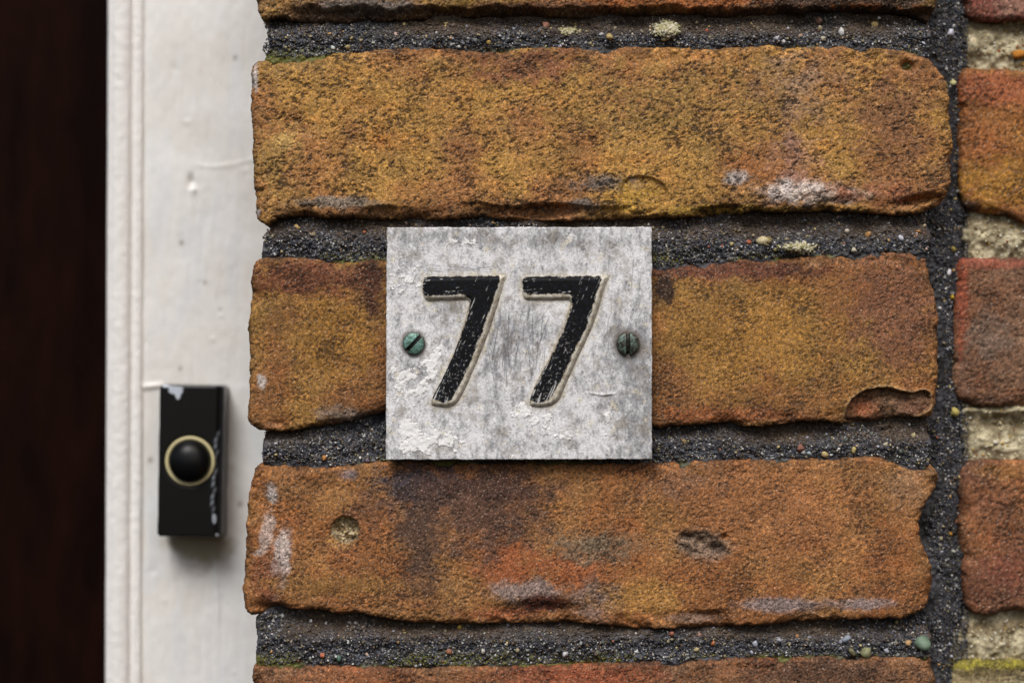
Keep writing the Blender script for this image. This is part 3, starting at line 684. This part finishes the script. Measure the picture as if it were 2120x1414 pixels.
def digit(name, F, K, seed):
    A = Acc()
    KP = chaikin(K, 2)
    def hf(U, V, d):
        top = 0.00120 * np.clip(d / 8.0, 0, 1) + .0001 * ss(7, 12, d)
        return top - 0.0001 + fbm(U, V, 5, 2, seed) * 0.00002 + fbm(U, V, 60, 2, seed + 1) * .00008
    def cf(U, V, d, h):
        side = mix(np.broadcast_to(lin((214, 208, 194)), U.shape + (3,)), lin((158, 146, 126)), ss(-.3, .5, fbm(U, V, 16, 5, seed + 2, 1, .8)))
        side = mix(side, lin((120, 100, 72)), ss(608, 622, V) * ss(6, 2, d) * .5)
        k = sdf(U, V, KP)
        # direction of the brush: along the bar, along the stem
        bar = 1 - ss(604, 616, V + (U - F[0][0]) * .0)
        x0 = F[0][0]
        stem = ss(95, 120, U - x0)
        a = math.radians(-66)
        along = U * math.cos(a) + V * math.sin(a); across = -U * math.sin(a) + V * math.cos(a)
        st_stem = fbm(along / 14, across, 3.6, 3, seed + 4, 1, .6)
        st_bar = fbm(U / 11, V + 0.04 * U, 3.4, 3, seed + 5, 1, .6)
        stt = st_bar * (1 - stem * bar) * bar + st_stem * (1 - (1 - stem * bar) * bar)
        ed = ss(14, 2, k)
        wear = ss(.56, .74, stt * .85 + .26 * ed + .42 * fbm(U, V, 24, 4, seed + 6, 1, .65) + .12 * ss(740, 830, V))
        spk = ss(.44, .64, fbm(U, V, 5.5, 3, seed + 7, 1, .8) + .16 * ss(680, 830, V))
        black = mix(np.broadcast_to(lin((4, 6, 12)), U.shape + (3,)), lin((20, 25, 34)), ss(0, .5, fbm(U, V, 10, 4, seed + 8, 1, .7)))
        top = mix(black, lin((196, 196, 194)), np.clip(wear * .9 + spk * .55 * ss(640, 700, V), 0, 1))
        C = mix(side, top, ss(-1.0, 1.0, k + 0.9 + 4.2 * fbm(U, V, 14, 5, seed + 9, 1, .8)))
        C = np.clip(C * (1 + .15 * fbm(U, V, 4, 2, seed + 10))[..., None], .003, .88)
        return np.concatenate([C, (1 - ss(-1, 1, k) * (1 - wear))[..., None]], -1)
    relief(A, F, PD, 1.0, 1.0, 0.0004, hf, cf, edge=.25, eseed=seed, smooth=1, margin=3)
    return A.build(name, mat_digit, plate, plate_o)
mat_digit = vc_material('digit_paint', rough=.6, fscale=3600, bump=.3, bdist=.00005, spec=.18, var=.12, alpha_rough=(.55, .75))
d1 = digit('digit', FL, KL, 401); tag(d1, 'left raised black digit 7')
d2 = digit('digit', FR, KR, 451); tag(d2, 'right raised black digit 7, scratched along its bar')

def screw(px, py, rad, ang, pal, seed, label):
    A = Acc(); step = .9
    n_r, n_t = 26, 90
    rr = np.linspace(0, 1, n_r); tt = np.linspace(0, 2 * np.pi, n_t, endpoint=False)
    R_, T_ = np.meshgrid(rr, tt, indexing='ij')
    U0 = np.cos(T_) * R_ * rad; V0 = np.sin(T_) * R_ * rad
    # grid version so the slot is crisp
    def hf(U, V, d):
        q = np.hypot(U - px, V - py) / rad
        dome = .0004 + .0013 * np.sqrt(np.clip(1 - (q * .88) ** 2, 0, 1))
        c, s_ = math.cos(ang), math.sin(ang)
        y = -(U - px) * s_ + (V - py) * c
        slot = ss(4.0, 3.0, np.abs(y)) * .0012
        return dome - slot + fbm(U, V, 7, 3, seed) * .00008
    def cf(U, V, d, h):
        c, s_ = math.cos(ang), math.sin(ang)
        y = -(U - px) * s_ + (V - py) * c
        n = fbm(U, V, 12, 4, seed + 1, 1, .65)
        C = mix(np.broadcast_to(lin(pal[0]), U.shape + (3,)), lin(pal[1]), ss(-.35, .35, n))
        C = mix(C, lin(pal[2]), ss(.1, .5, fbm(U, V, 9, 4, seed + 2, 1, .7)) * .85)
        C = mix(C, lin((26, 20, 15)), ss(4.6, 3.2, np.abs(y)) * .95)
        C = mix(C, lin((60, 46, 30)), ss(5, 0, d) * .7)
        return np.clip(C, .004, .8)
    poly = [(px + rad * math.cos(a), py + rad * math.sin(a)) for a in np.linspace(0, 2 * math.pi, 48, endpoint=False)]
    relief(A, poly, PD, 2.0, .8, 0.0007, hf, cf, smooth=0, margin=2.6)
    o = A.build('screw', mat_screw, plate, plate_o)
    tag(o, label)
mat_screw = vc_material('patinated_brass', rough=.45, fscale=3000, bump=.25, bdist=.00006, spec=.6, var=.2)
mat_screw.node_tree.nodes['Principled BSDF'].inputs['Metallic'].default_value = .35
screw(857, 711, 23, math.radians(-46), ((122, 164, 156), (92, 126, 112), (46, 60, 52)), 601, 'left slotted screw with bright green patina and slanting slot')
screw(1300, 712, 24, math.radians(90), ((88, 100, 90), (50, 47, 40), (118, 146, 138)), 611, 'right slotted screw, dark brown green with upright slot')

# ------------------------------------------------------------------ door frame
FD = 0.052
fo = (-0.12, FD + .03, -0.16)
frame = empty('door_frame', fo)
tag(frame, 'white painted wooden door frame between the dark door and the brick wall', 'door frame')
mat_white = vc_material('white_gloss_paint', rough=.38, fscale=420, bump=.15, bdist=.0002, spec=.5, var=.03)
def left_edge(V): return 222 - 6.0 * V / 1414
def jamb_h(U, V, d):
    h = fbm(U, V, 240, 2, 701) * .0005 + fbm(U, V, 30, 3, 702, .6) * .00009 + fbm(U, V * .12, 14, 3, 703) * .00016
    prng = np.random.RandomState(9)
    for k in range(34):
        a, b = prng.uniform(300, 530), prng.uniform(0, 1414); r = prng.uniform(3, 9)
        h = h + blob(U, V, a, b, r, r * prng.uniform(.6, 1.6)) * prng.uniform(-.00025, .0003)
    h = h - blob(U, V, 396, 377, 5, 14) * .0018
    h = h + blob(U, V, 400, 393, 7, 8) * .0008
    # sagging runs of paint
    h = h + np.exp(-((V - 335 - 10 * np.sin((U - 380) / 40)) / 5) ** 2) * ss(385, 420, U) * .00018
    h = h + np.exp(-((V - 802 + (U - 290) * .1) / 6) ** 2) * ss(282, 300, U) * ss(345, 330, U) * .0006
    h = h + np.exp(-((U - 447 - (V - 1120) * .03) / 2.2) ** 2) * ss(1110, 1140, V) * ss(1290, 1270, V) * .0005
    return h
def jamb_c(U, V, d, h):
    C = np.broadcast_to(lin((240, 239, 236)), U.shape + (3,)) * 1.0
    C = mix(C, lin((232, 227, 220)), ss(-.3, .4, fbm(U, V, 200, 3, 711)) * .6)
    C = mix(C, lin((228, 232, 235)), ss(.0, .5, fbm(U, V * .3, 60, 3, 712)) * .5)
    # yellow stain under and beside the bell push, with its shadow tint painted in
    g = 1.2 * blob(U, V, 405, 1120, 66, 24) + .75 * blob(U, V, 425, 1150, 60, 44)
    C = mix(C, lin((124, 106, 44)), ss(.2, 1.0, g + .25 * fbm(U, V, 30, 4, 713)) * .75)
    for (a, b, r) in ((497, 1043, 5), (311, 952, 5), (373, 763, 4), (376, 503, 5), (487, 120, 4), (425, 585, 4), (285, 1230, 4), (456, 640, 3)):
        C = mix(C, lin((120, 100, 74)), blob(U, V, a, b, r, r * 1.2) * .7)
    C = mix(C, lin((150, 140, 120)), np.exp(-((V - 806 + (U - 290) * .1) / 2.5) ** 2) * ss(282, 300, U) * ss(345, 330, U) * .6)
    return np.clip(C, .01, .9)
Jb = Acc()
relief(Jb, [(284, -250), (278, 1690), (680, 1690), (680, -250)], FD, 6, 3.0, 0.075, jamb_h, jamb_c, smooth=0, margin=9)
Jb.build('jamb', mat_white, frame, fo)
Md = Acc()
def mould_h(U, V, d):
    x = U - left_edge(V)
    h = .0024 * np.sqrt(np.clip(1 - ((x - 26) / 26) ** 2, 0, 1)) * ss(54, 50, x)
    h = h - .0003 * np.exp(-((x - 12) / 3) ** 2) - .0004 * np.exp(-((x - 52) / 4.0) ** 2)
    h = h + .0005 * np.exp(-((x - 64) / 8) ** 2)
    return h + fbm(U, V * .15, 16, 3, 721) * .00016 + fbm(U, V, 18, 3, 722) * .00012 - .0004
def mould_c(U, V, d, h):
    C = np.broadcast_to(lin((243, 241, 238)), U.shape + (3,)) * 1.0
    x = U - left_edge(V)
    C = mix(C, lin((150, 138, 122)), (np.exp(-((x - 52) / 2.2) ** 2) * .15 + np.exp(-((x - 12) / 2) ** 2) * .1) * ss(-.4, .3, fbm(U, V * .3, 40, 3, 723)))
    C = mix(C, lin((170, 130, 110)), ss(5, 0, x) * .35)
    return np.clip(C, .01, .9)
relief(Md, [(223, -250), (215, 1690), (290, 1690), (298, -250)], FD - .0015, 5, 1.8, 0.085, mould_h, mould_c, smooth=0, margin=7)
Md.build('moulding', mat_white, frame, fo)

# ------------------------------------------------------------------ door
DD = 0.105
do_ = (-0.24, DD + .04, -0.16)
m, nt_, b = mat_new('dark_stained_wood')
N = nt_.nodes; L = nt_.links
tc = N.new('ShaderNodeTexCoord'); mp = N.new('ShaderNodeMapping'); mp.inputs['Scale'].default_value = (90, 90, 26)
no = N.new('ShaderNodeTexNoise'); no.inputs['Scale'].default_value = 1.0; no.inputs['Detail'].default_value = 6; no.inputs['Roughness'].default_value = .6
cr = N.new('ShaderNodeValToRGB'); cr.color_ramp.elements[0].position = .35; cr.color_ramp.elements[1].position = .75
cr.color_ramp.elements[0].color = (*lin((15, 6, 4)), 1); cr.color_ramp.elements[1].color = (*lin((34, 15, 9)), 1)
L.new(tc.outputs['Object'], mp.inputs[0]); L.new(mp.outputs[0], no.inputs[0]); L.new(no.outputs[0], cr.inputs[0]); L.new(cr.outputs[0], b.inputs['Base Color'])
b.inputs['Roughness'].default_value = .7; b.inputs['Specular IOR Level'].default_value = .04
bp = N.new('ShaderNodeBump'); bp.inputs['Strength'].default_value = .3; bp.inputs['Distance'].default_value = .0005
L.new(no.outputs[0], bp.inputs['Height']); L.new(bp.outputs[0], b.inputs['Normal'])
mat_door = m
Dr = Acc()
def door_h(U, V, d):
    return fbm(U, V * .1, 30, 3, 731) * .0003
relief(Dr, [(-900, -250), (300, -250), (300, 1690), (-900, 1690)], DD, 6, 6, 0.04, door_h, lambda U, V, d, h: np.ones(U.shape + (3,)) * .02, smooth=0, margin=12)
door = Dr.build('door', mat_door, None, do_)
tag(door, 'dark red brown stained wooden door left of the white frame', 'door')

# ------------------------------------------------------------------ doorbell
BD = FD - .0135
kb = (D + BD) / D
cu, cv = 393.5, 954.5
lean = math.radians(1.0)
bo = tuple(float(a) for a in world(np.array(cu), np.array(cv + 157.), FD, BD))
bell = empty('doorbell', bo)
tag(bell, 'black rectangular doorbell push with cream ring, fixed to the white frame', 'doorbell')
def rot(px, py):
    return (cu + px * math.cos(lean) - py * math.sin(lean), cv + px * math.sin(lean) + py * math.cos(lean))
def local(U, V):
    du, dv = U - cu, V - cv
    return du * math.cos(lean) + dv * math.sin(lean), -du * math.sin(lean) + dv * math.cos(lean)
CHIPC = lin((196, 204, 216))
def bell_h(U, V, d):
    x, y = local(U, V)
    r = np.hypot(x, y)
    well = ss(55, 52, r) * .0012
    return -well - .0012 * ss(50, 66, x)
def bell_c(U, V, d, h):
    x, y = local(U, V)
    C = np.broadcast_to(lin((17, 17, 18)), U.shape + (3,)) * 1.0
    n = fbm(U, V, 13, 4, 741, 1, .65)
    w_ = 1.1 * blob(x, y, -32, -147, 20, 9) + .9 * blob(x, y, -28, -134, 7, 12) + .8 * blob(x, y, -54, -155, 12, 4) + .9 * blob(x, y, 59, 152, 5, 5)
    C = mix(C, CHIPC, ss(.5, .62, w_ * .9 + n * .35 * np.minimum(1, w_ * 3)))
    for k in range(13):
        yy = -58 + k * 13; xx = 53 - k * .55 + (4 if k % 3 == 0 else 0)
        C = mix(C, CHIPC, blob(x, y, xx, yy, 2.0, 5.5, .35) * (.35 + .3 * math.sin(k * 2.1) ** 2))
    C = mix(C, CHIPC, ss(.45, .6, .9 * blob(x, y, 52, 118, 5, 14) + .4 * n * blob(x, y, 52, 118, 9, 20)) * .7)
    C = mix(C, lin((64, 66, 72)), np.exp(-((x - 62) / 2.0) ** 2) * .5)
    return np.clip(C, .003, .85)
Hs = Acc()
relief(Hs, [rot(-66, -157), (rot(66, -157)), rot(66, 157), rot(-66, 157)], BD, 5, 1.6, 0.0128, bell_h, bell_c, smooth=1, margin=6)
mat_bell = vc_material('black_gloss_plastic', rough=.3, fscale=600, bump=.05, bdist=.0001, spec=.35, var=.05)
Hs.build('housing', mat_bell, bell, bo)

def lathe(acc, prof, cx, cy, depth, col, nseg=96, closed=False):
    """prof = list of (radius px, height m towards viewer)"""
    k = S * kb
    a = np.linspace(0, 2 * np.pi, nseg, endpoint=False)
    V = []
    for r, h in prof:
        V.append(np.stack([(cx - 1060) * k + r * k * np.cos(a), np.full(nseg, depth - h), (707 - cy) * k + r * k * np.sin(a)], -1))
    V = np.concatenate(V); F = []
    m_ = len(prof)
    for i in range(m_ if closed else m_ - 1):
        j = (i + 1) % m_
        for s_ in range(nseg):
            t_ = (s_ + 1) % nseg
            F.append((i * nseg + s_, i * nseg + t_, j * nseg + t_, j * nseg + s_))
    acc.add(V, np.array(F), np.tile(np.array(col), (len(V), 1)))
Rg = Acc()
lathe(Rg, [(51.5, -.0012), (51.5, .0000), (50.8, .0003), (49.5, .0004), (46.2, .0004), (44.6, .0002), (44.2, -.0012)], cu, cv, BD, lin((214, 203, 156)), closed=True)
Rg.build('ring', vc_material('cream_plastic', rough=.4, bump=0, var=.05), bell, bo)
Bt = Acc()
prof = [(43.0, -.0012), (43.0, .0006)] + [(43 * math.cos(t), .0006 + .0042 * math.sin(t)) for t in np.linspace(.08, math.pi / 2 - .01, 16)]
lathe(Bt, prof, cu, cv, BD, lin((14, 14, 15)))
Bt.build('button', vc_material('button_plastic', rough=.36, fscale=600, bump=.03, bdist=.0001, spec=.25, var=.1), bell, bo)
